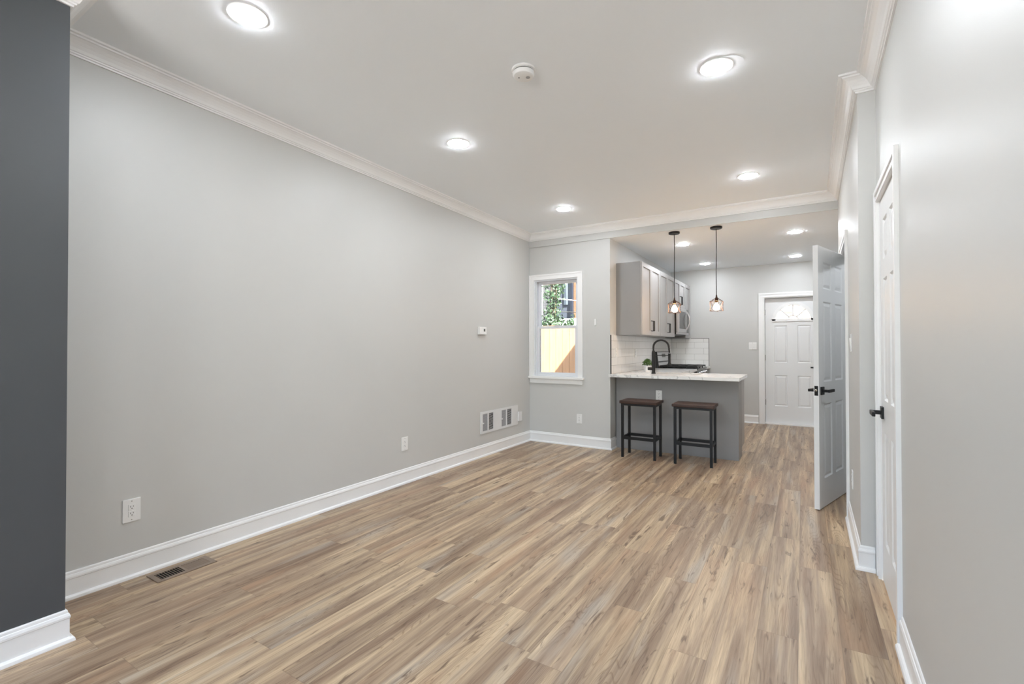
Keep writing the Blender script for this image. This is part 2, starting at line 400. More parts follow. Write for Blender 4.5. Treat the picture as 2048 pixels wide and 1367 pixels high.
# small room behind the ajar door
mb = MB(); mb.box(4.75, 4.85, 3.5, 5.42, 0, 2.5); mb.box(W2(3.5) + .12, 4.85, 3.4, 3.5, 0, 2.5); mb.box(XR + .12, 4.85, 5.42, 5.52, 0, 2.5); mb.box(W2(3.5) + .13, 4.85, 3.4, 5.52, 2.5, 2.6)
struct(mb.build('wall_side_room', MT['wall']), 'walls of the small side room behind the ajar door', 'wall')
# front wall behind the camera, with the front window
fx0, fx1, fz0, fz1 = .6, 3.3, .5, 2.45
mb = MB(); a, b_ = YBACK - .2, YBACK
mb.box(0, fx0, a, b_, 0, 2.87); mb.box(fx1, 3.6, a, b_, 0, 2.87); mb.box(fx0, fx1, a, b_, 0, fz0); mb.box(fx0, fx1, a, b_, fz1, 2.87)
struct(mb.build('wall_front', MT['wall']), 'grey front wall behind the camera', 'wall')
w2 = thing('window_2', 'wide white front window behind the camera', 'window', (0, YBACK - .1, 0), kind='structure')
mb = MB()
for q in ((fx0, fx0 + .05, fz0, fz1), (fx1 - .05, fx1, fz0, fz1), (fx0 + .05, fx1 - .05, fz0, fz0 + .05), (fx0 + .05, fx1 - .05, fz1 - .05, fz1), (1.93, 1.97, fz0 + .05, fz1 - .05)):
    mb.box(q[0], q[1], -.03, .03, q[2], q[3])
mb.build('window_frame', MT['white'], w2)
MB().box(fx0 + .05, fx1 - .05, -.003, .003, fz0 + .05, fz1 - .05).build('pane', MT['glass'], w2)
# roof over the house, and the taller kitchen wing
struct(MB().box(-.25, 5.05, YBACK - .25, YB + .3, 3.0, 3.15).build('roof', MT['roof']), 'flat roof over the living room', 'roof')
HR = 3.105
struct(MB().box(XW - .2, XR + .3, YW + .16, 8.95, 3.0, HR).build('roof_kitchen', MT['roof']), 'flat roof over the kitchen wing', 'roof')

# ------------------------------------------------------------------ crown mouldings and baseboards
crown = [(0, -.091), (.009, -.091), (.010, -.083), (.017, -.081), (.018, -.075), (.024, -.072), (.030, -.058), (.040, -.043), (.053, -.030), (.068, -.021), (.076, -.019), (.078, -.012), (.090, -.010), (.092, 0), (0, 0)]
cpath = [(CX0, YBACK), (CX0, CY1), (0, CY1), (0, YB), (W2(YB), YB), (W2(YJ), YJ), (W1(YJ), YJ), (W1(YBACK), YBACK)]
struct(sweep(cpath, crown, HC, 0, 2).build('trim_1', MT['white']), 'white crown moulding around the charcoal chimney breast', 'moulding')
struct(sweep(cpath, crown, HC, 2, 3).build('trim_2', MT['white']), 'white crown moulding along the long left wall', 'moulding')
struct(sweep(cpath, crown, HC, 3, 4).build('trim_3', MT['white']), 'white crown moulding along the header above the kitchen opening', 'moulding')
struct(sweep(cpath, crown, HC, 4, 7).build('trim_4', MT['white']), 'white crown moulding stepping along the right wall', 'moulding')
bprof = [(0, .135), (.004, .135), (.007, .130), (.008, .120), (.011, .118), (.0145, .108), (.0145, .100), (.012, .097), (.012, .020), (.020, .019), (.026, .013), (.028, .004), (.028, 0), (0, 0)]
Z = lambda y: 0
bl = [(CX0, YBACK), (CX0, CY1), (0, CY1), (0, YW), (XW, YW), (XW, 5.72)]
struct(sweep(bl, bprof, Z, 0, 2).build('baseboard_chimney', MT['white']), 'white baseboard around the charcoal chimney breast', 'baseboard')
struct(sweep(bl, bprof, Z, 2, 3).build('baseboard_left', MT['white']), 'long white baseboard along the left wall', 'baseboard')
struct(sweep(bl, bprof, Z, 3, 5).build('baseboard_window', MT['white']), 'white baseboard under the window, turning toward the peninsula', 'baseboard')
br = [(W2(4.222), 4.222), (W2(YJ), YJ), (W1(YJ) - .02, YJ)]
struct(sweep(br, bprof, Z, 0, 2).build('baseboard_right_bump', MT['white']), 'white baseboard turning the corner of the bumped-out right wall', 'baseboard')
br = [(W1(2.53), 2.53), (W1(YBACK), YBACK)]
struct(sweep(br, bprof, Z, 0, 1).build('baseboard_right', MT['white']), 'white baseboard on the right wall nearest the camera', 'baseboard')
br = [(W2(YW), YW), (W2(5.08), 5.08)]
struct(sweep(br, bprof, Z, 0, 1).build('baseboard_right_end', MT['white']), 'short white baseboard past the ajar door', 'baseboard')
br = [(1.80, YK), (2.512, YK)]
struct(sweep(br, bprof, Z, 0, 1).build('baseboard_far', MT['white']), 'white baseboard between the peninsula and the back door', 'baseboard')

# ------------------------------------------------------------------ doors
def panel_face(mb, w, h, y, sgn, panels, hole=None):
    """front face with moulded panels in the plane y (facing sgn), local x 0..w, z 0..h"""
    xs = sorted({0, w} | {v for p in panels for v in (p[0], p[1])} | ({hole[0], hole[1]} if hole else set()))
    zs = sorted({0, h} | {v for p in panels for v in (p[2], p[3])} | ({hole[2], hole[3]} if hole else set()))
    inside = lambda x, z: any(p[0] < x < p[1] and p[2] < z < p[3] for p in panels) or (hole and hole[0] < x < hole[1] and hole[2] < z < hole[3])
    for a, b_ in zip(xs, xs[1:]):
        for c, d in zip(zs, zs[1:]):
            if not inside((a + b_) / 2, (c + d) / 2): mb.quad((a, y, c), (b_, y, c), (b_, y, d), (a, y, d))
    for (a, b_, c, d) in panels:
        rings = []
        for ins, dep in ((0, 0), (.010, .008), (.017, .008), (.036, .002)):
            yy = y - sgn * dep
            rings.append([mb.bm.verts.new(q) for q in ((a + ins, yy, c + ins), (b_ - ins, yy, c + ins), (b_ - ins, yy, d - ins), (a + ins, yy, d - ins))])
        for r0, r1 in zip(rings, rings[1:]):
            for k in range(4): mb.bm.faces.new((r0[k], r0[(k + 1) % 4], r1[(k + 1) % 4], r1[k]))
        mb.bm.faces.new(rings[-1])
def six_panels(w):
    st = .105 if w < .65 else .115; mu = .09
    pw = (w - 2 * st - mu) / 2
    xs = ((st, st + pw), (st + pw + mu, w - st))
    return [(x0, x1, z0, z1) for x0, x1 in xs for z0, z1 in ((.22, .80), (.97, 1.60), (1.70, 1.91))]
def slab_mesh(w, h, t, panels, hole=None, inner=None):
    mb = MB(); panel_face(mb, w, h, 0, -1, panels, hole); panel_face(mb, w, h, t, 1, panels, hole)
    for (x, z, X_, Z_) in ((0, 0, 0, h), (w, 0, w, h), (0, 0, w, 0), (0, h, w, h)):
        mb.quad((x, 0, z), (X_, 0, Z_), (X_, t, Z_), (x, t, z))
    return mb
def lever(parent, c, facing, point, name='door_handle'):
    """square rose with lever; c centre on door face (local), facing = outward y sign, point = lever x sign"""
    mb = MB(); x, y, z = c
    def yb(a, b_): return (y + facing * a, y + facing * b_) if facing > 0 else (y + facing * b_, y + facing * a)
    y0, y1 = yb(-.001, .011); mb.box(x - .031, x + .031, y0, y1, z - .031, z + .031, .002)
    y0, y1 = yb(.011, .047); mb.box(x - .010, x + .010, y0, y1, z - .010, z + .010)
    y0, y1 = yb(.043, .057); xa, xb = sorted((x - point * .012, x + point * .112)); mb.box(xa, xb, y0, y1, z - .011, z + .011, .002)
    return mb.build(name, MT['black'], parent)
def casing_mb(w0, w1, h, wd=.066, t=.018):
    """flat stepped casing in local frame: opening w0..w1, front toward -y, wall face at y=0"""
    mb = MB()
    def piece(x0, x1, z0, z1, inner):   # three steps
        mb.box(x0, x1, -t * .7, 0, z0, z1)
    for s, x in ((-1, w0), (1, w1)):
        a, b_ = (x - wd, x) if s < 0 else (x, x + wd)
        mb.box(a, b_, -t * .62, 0, 0, h + wd)
        o0, o1 = (a, a + wd * .38) if s < 0 else (b_ - wd * .38, b_)
        mb.box(o0, o1, -t, -t * .62, 0, h + wd)
        o0, o1 = (b_ - wd * .2, b_ - wd * .06) if s < 0 else (a + wd * .06, a + wd * .2)
        mb.box(o0, o1, -t * .8, -t * .62, 0, h + wd * .2)
    mb.box(w0, w1, -t * .62, 0, h, h + wd)
    mb.box(w0 - wd * .62, w1 + wd * .62, -t, -t * .62, h + wd * .62, h + wd)
    mb.box(w0 - wd * .06, w1 + wd * .06, -t * .8, -t * .62, h + wd * .06, h + wd * .2)
    return mb
# closet door on the near right wall: local x runs toward -y of the room, local -y faces the room
ang = -PI / 2 - math.atan(KR)
d1 = thing('door_1', 'closed white six-panel closet door on the near right wall', 'door', (W1(ca1), ca1, 0), ang, kind='structure')
wd = ca1 - ca0
casing_mb(0, wd, 2.04).build('casing', MT['white'], d1)
mb = MB(); mb.box(-.0, .008, 0, .12, 0, 2.045); mb.box(wd - .008, wd, 0, .12, 0, 2.045); mb.box(.008, wd - .008, 0, .12, 2.037, 2.045)
mb.build('jamb', MT['white'], d1)
s1 = slab_mesh(wd - .022, 2.025, .035, six_panels(wd - .022)).build('slab', MT['door'], d1, loc=(.011, .004, .008))
lever(s1, (.065, 0, .90), -1, 1)
for z in (.235, 1.02, 1.775):
    MB().box(wd - .024, wd - .004, -.006, .006, z - .045, z + .045, .002).build('hinge', MT['black'], d1)
# door ajar in the bumped-out wall
d2 = thing('door_2', 'white six-panel door standing ajar beside the kitchen', 'door', (W2(oa1), oa1, 0), ang, kind='structure')
wd = oa1 - oa0
casing_mb(0, wd, 2.045).build('casing', MT['white'], d2)
mb = MB(); mb.box(0, .008, 0, .12, 0, 2.05); mb.box(wd - .008, wd, 0, .12, 0, 2.05); mb.box(.008, wd - .008, 0, .12, 2.042, 2.05)
mb.build('jamb', MT['white'], d2)
wsl = wd - .018
s2 = slab_mesh(wsl, 2.028, .035, six_panels(wsl)).build('slab', MT['door'], d2, loc=(.012, -.004, .008), rot=(0, 0, -math.radians(18) - ang - PI / 2))
lever(s2, (wsl - .065, 0, .905), -1, -1); lever(s2, (wsl - .065, .035, .905), 1, -1)
MB().box(wsl - .001, wsl + .0015, .005, .030, .87, .945, .001).build('latch_plate', MT['black'], s2)
MB().lathe([(.0085, -.001), (.0085, .008), (.006, .010)], (wsl, .0175, .912), 'x', 14).build('latch_bolt', MT['brass'], s2, True)
# back door in the far wall
d3 = thing('door_3', 'white back door with half-round fanlight at the kitchen end', 'door', (dx0, YK, 0), 0, kind='structure')
wd = dx1 - dx0
casing_mb(0, wd, 2.05, .072).build('casing', MT['white'], d3)
mb = MB(); mb.box(0, .012, 0, .16, 0, 2.05); mb.box(wd - .012, wd, 0, .16, 0, 2.05); mb.box(.012, wd - .012, 0, .16, 2.038, 2.05)
mb.box(.012, .030, .121, .14, .018, 2.038); mb.box(wd - .030, wd - .012, .121, .14, .018, 2.038); mb.box(.030, wd - .030, .121, .14, 2.020, 2.038)
mb.build('jamb', MT['white'], d3)
MB().box(.012, wd - .012, .02, .16, 0, .018).build('threshold', MT['white'], d3)
w, h, t = .796, 2.007, .044; cx, cz, R_ = w / 2 - .008, 1.652, .285
px = [(.128, .312), (.450, .634)]
pans = [(a, b_, z0, z1) for a, b_ in px for z0, z1 in ((.272, .770), (.972, 1.572))]
hole = (cx - R_ - .004, cx + R_ + .004, cz - .004, cz + R_ + .004)
mb = slab_mesh(w, h, t, pans, hole)
def fan_ring(mb, y, r0, outer):     # rectangle with a half-round hole
    n = 24; pin = []; pout = []
    for k in range(n + 1):
        a = PI * k / n; c, s_ = math.cos(a), math.sin(a); pin.append((cx + r0 * c, y, cz + r0 * s_))
        tt = min((R_ + .004) / abs(c) if abs(c) > 1e-6 else 9, (R_ + .004) / s_ if s_ > 1e-6 else 9)
        pout.append((cx + tt * c, y, cz + tt * s_))
    for k in range(n): mb.quad(pin[k], pout[k], pout[k + 1], pin[k + 1])
fan_ring(mb, 0, R_, hole); fan_ring(mb, t, R_, hole)
for y in (0, t): mb.quad((hole[0], y, hole[2]), (hole[1], y, hole[2]), (hole[1], y, cz), (hole[0], y, cz))
s3 = mb.build('slab', MT['door'], d3, loc=(.018, .075, .022))
fl = MB()
def arc(r0, r1, y0, y1, a0=0, a1=PI, n=28):
    for k in range(n):
        q = []
        for (yy) in (y0, y1):
            for rr in (r0, r1):
                for kk in (k, k + 1):
                    a = a0 + (a1 - a0) * kk / n; q.append((cx + rr * math.cos(a), yy, cz + rr * math.sin(a)))
        fl.hexa((q[0], q[1], q[3], q[2]), (q[4], q[5], q[7], q[6]))
arc(R_ - .040, R_ + .010, -.014, t + .01); fl.box(cx - R_ - .010, cx + R_ + .010, -.014, t + .01, cz - .014, cz + .024)
fl.build('fanlight_frame', MT['white'], s3)
fl = MB(); arc(.068, .080, .004, .02)
for a in (45, 90, 135):
    a = math.radians(a); d = Vector((math.cos(a), 0, math.sin(a))); n = Vector((-math.sin(a), 0, math.cos(a))) * .006
    p0 = Vector((cx, 0, cz)) + d * .075; p1 = Vector((cx, 0, cz)) + d * (R_ - .038)
    fl.hexa([tuple(p + Vector((0, .004, 0))) for p in (p0 - n, p1 - n, p1 + n, p0 + n)], [tuple(p + Vector((0, .02, 0))) for p in (p0 - n, p1 - n, p1 + n, p0 + n)])
fl.build('muntins', MT['white'], s3)
g = MB(); n = 24
for y in (.020, .025):
    g.bm.faces.new([g.bm.verts.new((cx + (R_ - .036) * math.cos(PI * k / n), y, cz + .02 * (k in (0, n)) + (R_ - .036) * math.sin(PI * k / n))) for k in range(n + 1)])
g.build('pane', MT['glass_tint'], s3)
lever(s3, (w - .122 + .06, 0, .905), -1, -1)
MB().box(w - .095, w - .030, -.022, .001, 1.012, 1.077, .003).build('deadbolt', MT['black'], s3)
for z in (.35, 1.076, 1.816):
    MB().box(.008, .022, .066, .078, z - .045, z + .045, .002).build('hinge', MT['nickel'], d3)

# ------------------------------------------------------------------ window
w1 = thing('window_1', 'white double-hung window looking onto the fence', 'window', (0, YW, 0), kind='structure')
mb = MB()
c0, c1, top = .003, .772, 2.212
mb.box(c0, wx0, -.018, 0, .866, top); mb.box(wx1, c1, -.018, 0, .866, top); mb.box(wx0, wx1, -.018, 0, wz1, top)
mb.box(c0, c0 + .02, -.024, -.018, .866, top); mb.box(c1 - .02, c1, -.024, -.018, .866, top); mb.box(c0 + .02, c1 - .02, -.024, -.018, top - .02, top)
mb.build('casing', MT['white'], w1)
MB().box(-.0, .790, -.045, .0, .838, .866, .004).build('window_sill', MT['white'], w1)
MB().box(.003, .768, -.016, 0, .778, .838).build('apron', MT['white'], w1)
mb = MB(); mb.box(wx0, wx0 + .018, 0, .16, wz0, wz1); mb.box(wx1 - .018, wx1, 0, .16, wz0, wz1); mb.box(wx0 + .018, wx1 - .018, 0, .16, wz1 - .018, wz1); mb.box(wx0 + .018, wx1 - .018, 0, .16, wz0, wz0 + .02)
for x0, x1 in ((wx0 + .018, wx0 + .026), (wx1 - .026, wx1 - .018)): mb.box(x0, x1, .03, .04, wz0 + .02, wz1 - .018)
mb.build('window_frame', MT['vinyl'], w1)
def sash(y, z0, z1, name):
    a, b_ = wx0 + .026, wx1 - .026; s_ = .036
    m_ = MB(); m_.box(a, a + s_, y, y + .03, z0, z1); m_.box(b_ - s_, b_, y, y + .03, z0, z1)
    m_.box(a + s_, b_ - s_, y, y + .03, z0, z0 + s_); m_.box(a + s_, b_ - s_, y, y + .03, z1 - s_, z1)
    o = m_.build(name, MT['vinyl'], w1)
    MB().box(a + s_, b_ - s_, y + .013, y + .017, z0 + s_, z1 - s_).build('pane', MT['glass_tint'], o)
    return o
lo = sash(.042, wz0 + .02, 1.530, 'lower_sash'); sash(.074, 1.498, wz1 - .018, 'upper_sash')
MB().box(.36, .42, .030, .046, 1.530, 1.540, .002).build('sash_lock', MT['vinyl'], lo)

# ------------------------------------------------------------------ recessed lights
def lamp(name, m):
    t_ = thing(name, '', 'ceiling light')
    MB().lathe([(.070, -.002), (.078, -.004), (.086, -.003), (.088, 0), (.070, 0)], n=40, caps=False).build('trim_ring', MT['white'], t_, True)
    MB().lathe([(.0735, -.003), (.0735, -.0045), (.071, -.007), (.060, -.0095), (.040, -.011), (.020, -.0118), (.002, -.012)], n=40).build('diffuser', m, t_, True)
    return t_
L0 = lamp('recessed_light', MT['lamp'])
mains = [((.92, 1.225), 'round recessed light nearest the charcoal chimney breast, top left of the photo'),
         ((.925, 2.815), 'round recessed light in the middle of the row by the long left wall'),
         ((.907, 4.700), 'round recessed light of the left row nearest the window'),
         ((2.738, 2.790), 'large-looking recessed light with a round patch line beside it'),
         ((2.730, 4.650), 'round recessed light nearest the header and the right crown moulding'),
         ((2.735, 1.225), 'added round recessed light overhead by the right wall, out of view'),  # out of view, added to light the near right wall
         ((.92, -.70), 'added unseen recessed light behind the camera by the chimney breast'),  # this lamp and the next are added to brighten the room
         ((2.735, -.70), 'added unseen recessed light behind the camera by the right wall')]
for i, ((x, y), lb) in enumerate(mains):
    if i == 0: L0.location = (x, y, HC(y)); L0['label'] = lb; L0['group'] = 'recessed lights in the living room ceiling'
    else: dup(L0, (x, y, HC(y)), 0, lb, 'recessed lights in the living room ceiling')
K0 = lamp('recessed_light', MT['klamp'])
for i, ((x, y), lb) in enumerate([((1.815, 6.380), 'kitchen recessed light just behind the left pendant lamp'), ((1.808, 8.055), 'kitchen recessed light deep in the room beside the right pendant cord'),
                                  ((3.065, 6.360), 'kitchen recessed light nearer the header, right of the pendants'), ((3.050, 8.070), 'kitchen recessed light above the back door'), ((4.15, 4.60), 'added recessed light in the side room, lighting the ajar door')]):  # side room lamp is added to brighten the inner door face
    if i == 0: K0.location = (x, y, ZK); K0['label'] = lb; K0['group'] = 'recessed lights in the kitchen ceiling'
    elif i < 4: dup(K0, (x, y, ZK), 0, lb, 'recessed lights in the kitchen ceiling')
    else:
        o = dup(K0, (x, y, 2.5), 0, lb); del o['group']
tag(MB().lathe([(.090, -.0006), (.090, .001)], n=48).build('ceiling_patch', MT['ceiling'], loc=(2.785, 2.800, HC(2.8))), 'faint round painted patch plate behind the near right recessed light', 'patch plate')
sm = thing('smoke_detector', 'round white smoke detector in the middle of the ceiling', 'smoke detector', (1.817, 2.262, HC(2.262)))
MB().lathe([(.066, 0), (.066, -.010), (.060, -.014)], n=40).build('base_plate', MT['plastic'], sm, True)
MB().lathe([(.0565, -.014), (.0565, -.019)], n=40).build('vent_gap', MT['slot'], sm)
MB().lathe([(.060, -.019), (.060, -.030), (.055, -.040), (.044, -.045), (.002, -.045)], n=40).build('cover', MT['plastic'], sm, True)
MB().lathe([(.012, -.046), (.012, -.044)], (.022, .012, 0), n=16).build('test_button', MT['louver'], sm)
MB().lathe([(.004, -.046), (.004, -.044)], (-.022, -.012, 0), n=12).build('indicator', MT['slot'], sm)

# ------------------------------------------------------------------ wall plates and small fittings
def outlet(label, loc, rz, w=.072, h=.118, decora=True, ident='wall_outlet', switch=0):
    t_ = thing(ident, label, 'outlet' if not switch else 'light switch', loc, rz)
    MB().box(-w / 2, w / 2, -.006, 0, -h / 2, h / 2, .002).build('cover_plate', MT['plastic'], t_)
    if switch:
        n = switch
        for k in range(n):
            cx_ = (k - (n - 1) / 2) * .046
            m_ = MB(); m_.hexa([(cx_ - .0165, -.006, -.033), (cx_ + .0165, -.006, -.033), (cx_ + .0165, -.006, .033), (cx_ - .0165, -.006, .033)], [(cx_ - .0155, -.008, -.032), (cx_ + .0155, -.008, -.032), (cx_ + .0155, -.012, .032), (cx_ - .0155, -.012, .032)])
            m_.build('rocker', MT['plastic'], t_)
    else:
        for s_ in (1, -1):
            rc = MB().box(-.0165, .0165, -.0085, -.005, s_ * .018 - .0155, s_ * .018 + .0155, .001).build('receptacle', MT['plastic'], t_)
            m_ = MB(); z = s_ * .018
            m_.box(-.0075, -.0052, -.0088, -.008, z - .001, z + .008); m_.box(.0052, .0075, -.0088, -.008, z + .0005, z + .0075)
            m_.lathe([(.0026, -.0088), (.0026, -.008)], (0, 0, z - .007), 'y', 10)
            m_.build('slots', MT['slot'], rc)
    for s_ in (1, -1): MB().lathe([(.003, -.0068), (.003, -.0055)], (0, 0, s_ * (h / 2 - .012)), 'y', 10).build('screw', MT['nickel'], t_)
    return t_
LEFT, RIGHT = PI / 2, ang
outlet('large white outlet low on the left wall beside the charcoal chimney breast', (0, 1.113, .366), LEFT, .082, .124)
outlet('white outlet low on the left wall halfway along', (0, 3.193, .364), LEFT, .080, .122)
outlet('white outlet low on the wall under the window', (.721, YW, .345), 0)
outlet('white outlet on the grey front of the kitchen peninsula', (1.669, 5.72, .676), 0)
outlet('double white light switch beside the back door', (2.434, YK, 1.265), 0, .116, .120, ident='light_switch', switch=2)
outlet('white light switch on the right wall between closet door and ajar door', (W2(3.92), 3.92, 1.28), RIGHT, .074, .120, ident='light_switch', switch=1)
outlet('white outlet low on the right wall between closet door and ajar door', (W2(3.88), 3.88, .37), RIGHT)
outlet('white outlet on the tile backsplash nearest the wall corner', (XW + .008, 5.73, 1.18), LEFT)
outlet('white outlet on the tile backsplash above the potted plant', (XW + .008, 6.53, 1.165), LEFT)
sn = thing('wall_sensor', 'small narrow white sensor on the wall right of the window', 'sensor', (.940, YW, 1.562))
MB().box(-.012, .012, -.012, 0, -.040, .040, .003).build('housing', MT['plastic'], sn)
MB().box(-.006, .006, -.0135, -.0115, -.020, -.004, .0005).build('lens', MT['white'], sn)
th = thing('thermostat', 'small white thermostat on the left wall near the window', 'thermostat', (0, 4.415, 1.437), LEFT)
MB().box(-.070, .070, -.010, 0, -.043, .047, .002).build('back_plate', MT['plastic'], th)
MB().box(-.067, .067, -.030, -.010, -.041, .045, .005).build('housing', MT['plastic'], th)
MB().box(.008, .036, -.0312, -.029, -.006, .024).build('display', mat('grey_display', srgb(92, 96, 88), .3), th)
MB().box(-.055, -.005, -.0315, -.029, -.034, -.026).build('button_strip', MT['white'], th)
# return air grille
gr = thing('wall_vent', 'wide white return air grille low on the left wall', 'vent', (0, 4.803, .385), LEFT)
gw, gh = .41, .124
mb = MB(); ops = [(-.372, -.272), (-.250, -.148), (.026, .128), (.150, .255)]; oz = .098
xs = [-gw] + [v for o in ops for v in o] + [gw]
for k in range(0, len(xs), 2): mb.box(xs[k], xs[k + 1], -.010, -.001, -gh, gh)
for a, b_ in ops: mb.box(a, b_, -.010, -.001, oz, gh); mb.box(a, b_, -.010, -.001, -gh, -oz)
mb.build('frame', MT['grille'], gr)
MB().box(-.385, .27, -.0012, .0, -.105, .105).build('duct_backing', MT['duct'], gr)
for i, (a, b_) in enumerate(ops):
    mb = MB(); n = 15
    for k in range(n):
        z = -oz + (k + .5) * 2 * oz / n
        if i % 2 == 0: mb.hexa([(a, -.0080, z - .0060), (b_, -.0080, z - .0060), (b_, -.0070, z - .0060), (a, -.0070, z - .0060)], [(a, -.0030, z + .0045), (b_, -.0030, z + .0045), (b_, -.0020, z + .0045), (a, -.0020, z + .0045)])
        else: mb.box(a, b_, -.0075, -.0025, z - .0014, z + .0014)
    mb.build('louvers', MT['louver'] if i % 2 == 0 else MT['grille'], gr)
for x in (-.375, .022):
    MB().box(x - .02, x + .018, -.020, -.010, -.012, .002, .002).build('damper_lever', MT['grille'], gr)
MB().box(gw, gw + .085, -.022, 0, -.085, .035, .003).build('side_box', MT['grille'], gr)
# floor register
rg = thing('floor_register', 'brown metal floor register beside the left baseboard', 'floor vent', (.136, 1.309, 0))
mb = MB(); hx, hy = .069, .149; ix, iy = .044, .124
mb.box(-hx, -ix, -hy, hy, 0, .005); mb.box(ix, hx, -hy, hy, 0, .005); mb.box(-ix, ix, -hy, -iy, 0, .005); mb.box(-ix, ix, iy, hy, 0, .005); mb.box(-ix, ix, -.007, .007, 0, .005)
mb.build('frame', MT['register'], rg)
MB().box(-ix, ix, -iy, iy, .0002, .0008).build('duct_backing', MT['duct'], rg)
mb = MB()
for half in (-1, 1):
    for k in range(9):
        y = half * .007 + half * (k + .6) * (iy - .007) / 9
        if half < 0: mb.box(-ix, ix, y - .0012, y + .0012, .001, .0048)
        else: mb.hexa([(-ix, y - .007, .001), (ix, y - .007, .001), (ix, y - .006, .001), (-ix, y - .006, .001)], [(-ix, y + .003, .0048), (ix, y + .003, .0048), (ix, y + .004, .0048), (-ix, y + .004, .0048)])
mb.build('louvers', MT['register'], rg)

# ------------------------------------------------------------------ peninsula, worktops, base cabinets
PF, PX1 = 5.722, 2.530
pn = thing('kitchen_peninsula', 'grey kitchen peninsula with plain front panel behind the two stools', 'kitchen peninsula', (XW, PF, 0))
pw = PX1 - XW
MB().box(.012, pw, 0, .018, 0, .886).build('front_panel', MT['cab'], pn)
MB().box(pw - .018, pw, .018, .296, 0, .886).build('end_panel', MT['cab'], pn)
MB().box(.012, pw - .018, .018, .57, .10, .67).build('carcass', MT['cab'], pn)
MB().box(pw - .018, pw - .003, .2965, .3045, .10, .886).build('gap_shade_strip', MT['black'], pn)  # black strip painted as the shade in the gap between panels
MB().box(pw - .018, pw, .305, .585, .10, .886).build('end_panel', MT['cab_lit'], pn)  # lighter grey carries the light falling on this end
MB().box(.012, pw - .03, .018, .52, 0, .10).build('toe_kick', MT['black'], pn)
for k in range(2):
    a = .66 + k * .36
    dr = MB().box(a, a + .35, .572, .590, .12, .875, .002).build('door', MT['cab_lit'], pn)
    MB().tube([(a + (.31 if k == 0 else .04), .590, .70), (a + (.31 if k == 0 else .04), .618, .70), (a + (.31 if k == 0 else .04), .618, .83), (a + (.31 if k == 0 else .04), .590, .83)], .005, 8).build('handle', MT['black'], dr)
CT0, CT1 = .8875, .9215
sx0, sx1, sy0, sy1 = 1.52, 2.08, 5.98, 6.27     # sink cut-out
mb = MB(); cx0, cx1, cy0, cy1 = XW - .012, 2.562, 5.497, 6.345
mb.box(cx0, cx1, cy0, YW - .001, CT0, CT1)
mb.box(XW + .001, sx0, YW - .001, cy1, CT0, CT1); mb.box(sx1, cx1, YW - .001, cy1, CT0, CT1)
mb.box(sx0, sx1, YW - .001, sy0, CT0, CT1); mb.box(sx0, sx1, sy1, cy1, CT0, CT1)
mb.box(XW + .001, XW + .655, cy1, 7.483, CT0, CT1)
tag(mb.build('countertop', MT['marble']), 'white marble countertop on the peninsula, running back to the range', 'countertop')
tag(MB().box(XW + .001, XW + .655, 8.262, YK - .001, CT0, CT1).build('countertop', MT['marble']), 'small white marble countertop piece in the corner past the range', 'countertop')
bc = thing('base_cabinet', 'grey base cabinet under the countertop between sink corner and range', 'cabinet', (XW, 6.36, 0))
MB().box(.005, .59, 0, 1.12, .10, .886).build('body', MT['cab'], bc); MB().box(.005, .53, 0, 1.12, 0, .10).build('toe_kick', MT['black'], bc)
for k in range(2):
    dr = MB().box(.59, .61, .02 + k * .55, .55 + k * .55, .12, .875, .002).build('door', MT['cab_lit'], bc)
    MB().tube([(.61, .50 + k * .11, .70), (.638, .50 + k * .11, .70), (.638, .50 + k * .11, .83), (.61, .50 + k * .11, .83)], .005, 8).build('handle', MT['black'], dr)
bc = thing('base_cabinet', 'narrow grey base cabinet in the far corner past the range', 'cabinet', (XW, 8.265, 0))
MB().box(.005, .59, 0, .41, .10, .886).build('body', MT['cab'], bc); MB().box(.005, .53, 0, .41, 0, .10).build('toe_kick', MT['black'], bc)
dr = MB().box(.59, .61, .01, .40, .12, .875, .002).build('door', MT['cab_lit'], bc)
MB().tube([(.61, .06, .70), (.638, .06, .70), (.638, .06, .83), (.61, .06, .83)], .005, 8).build('handle', MT['black'], dr)
# sink
sk = thing('kitchen_sink', 'steel sink sunk into the peninsula countertop', 'sink', ((sx0 + sx1) / 2, (sy0 + sy1) / 2, CT0))
hw, hd = (sx1 - sx0) / 2, (sy1 - sy0) / 2
mb = MB(); tck = .004; dp = -.19
mb.box(-hw, hw, -hd, hd, dp, dp + tck); mb.box(-hw, -hw + tck, -hd, hd, dp + tck, -.001); mb.box(hw - tck, hw, -hd, hd, dp + tck, -.001)
mb.box(-hw + tck, hw - tck, -hd, -hd + tck, dp + tck, -.001); mb.box(-hw + tck, hw - tck, hd - tck, hd, dp + tck, -.001)
mb.build('bowl', MT['steel'], sk)
MB().lathe([(.045, dp + .004), (.040, dp + .007), (.012, dp + .006)], n=24).build('drain', MT['nickel'], sk, True)
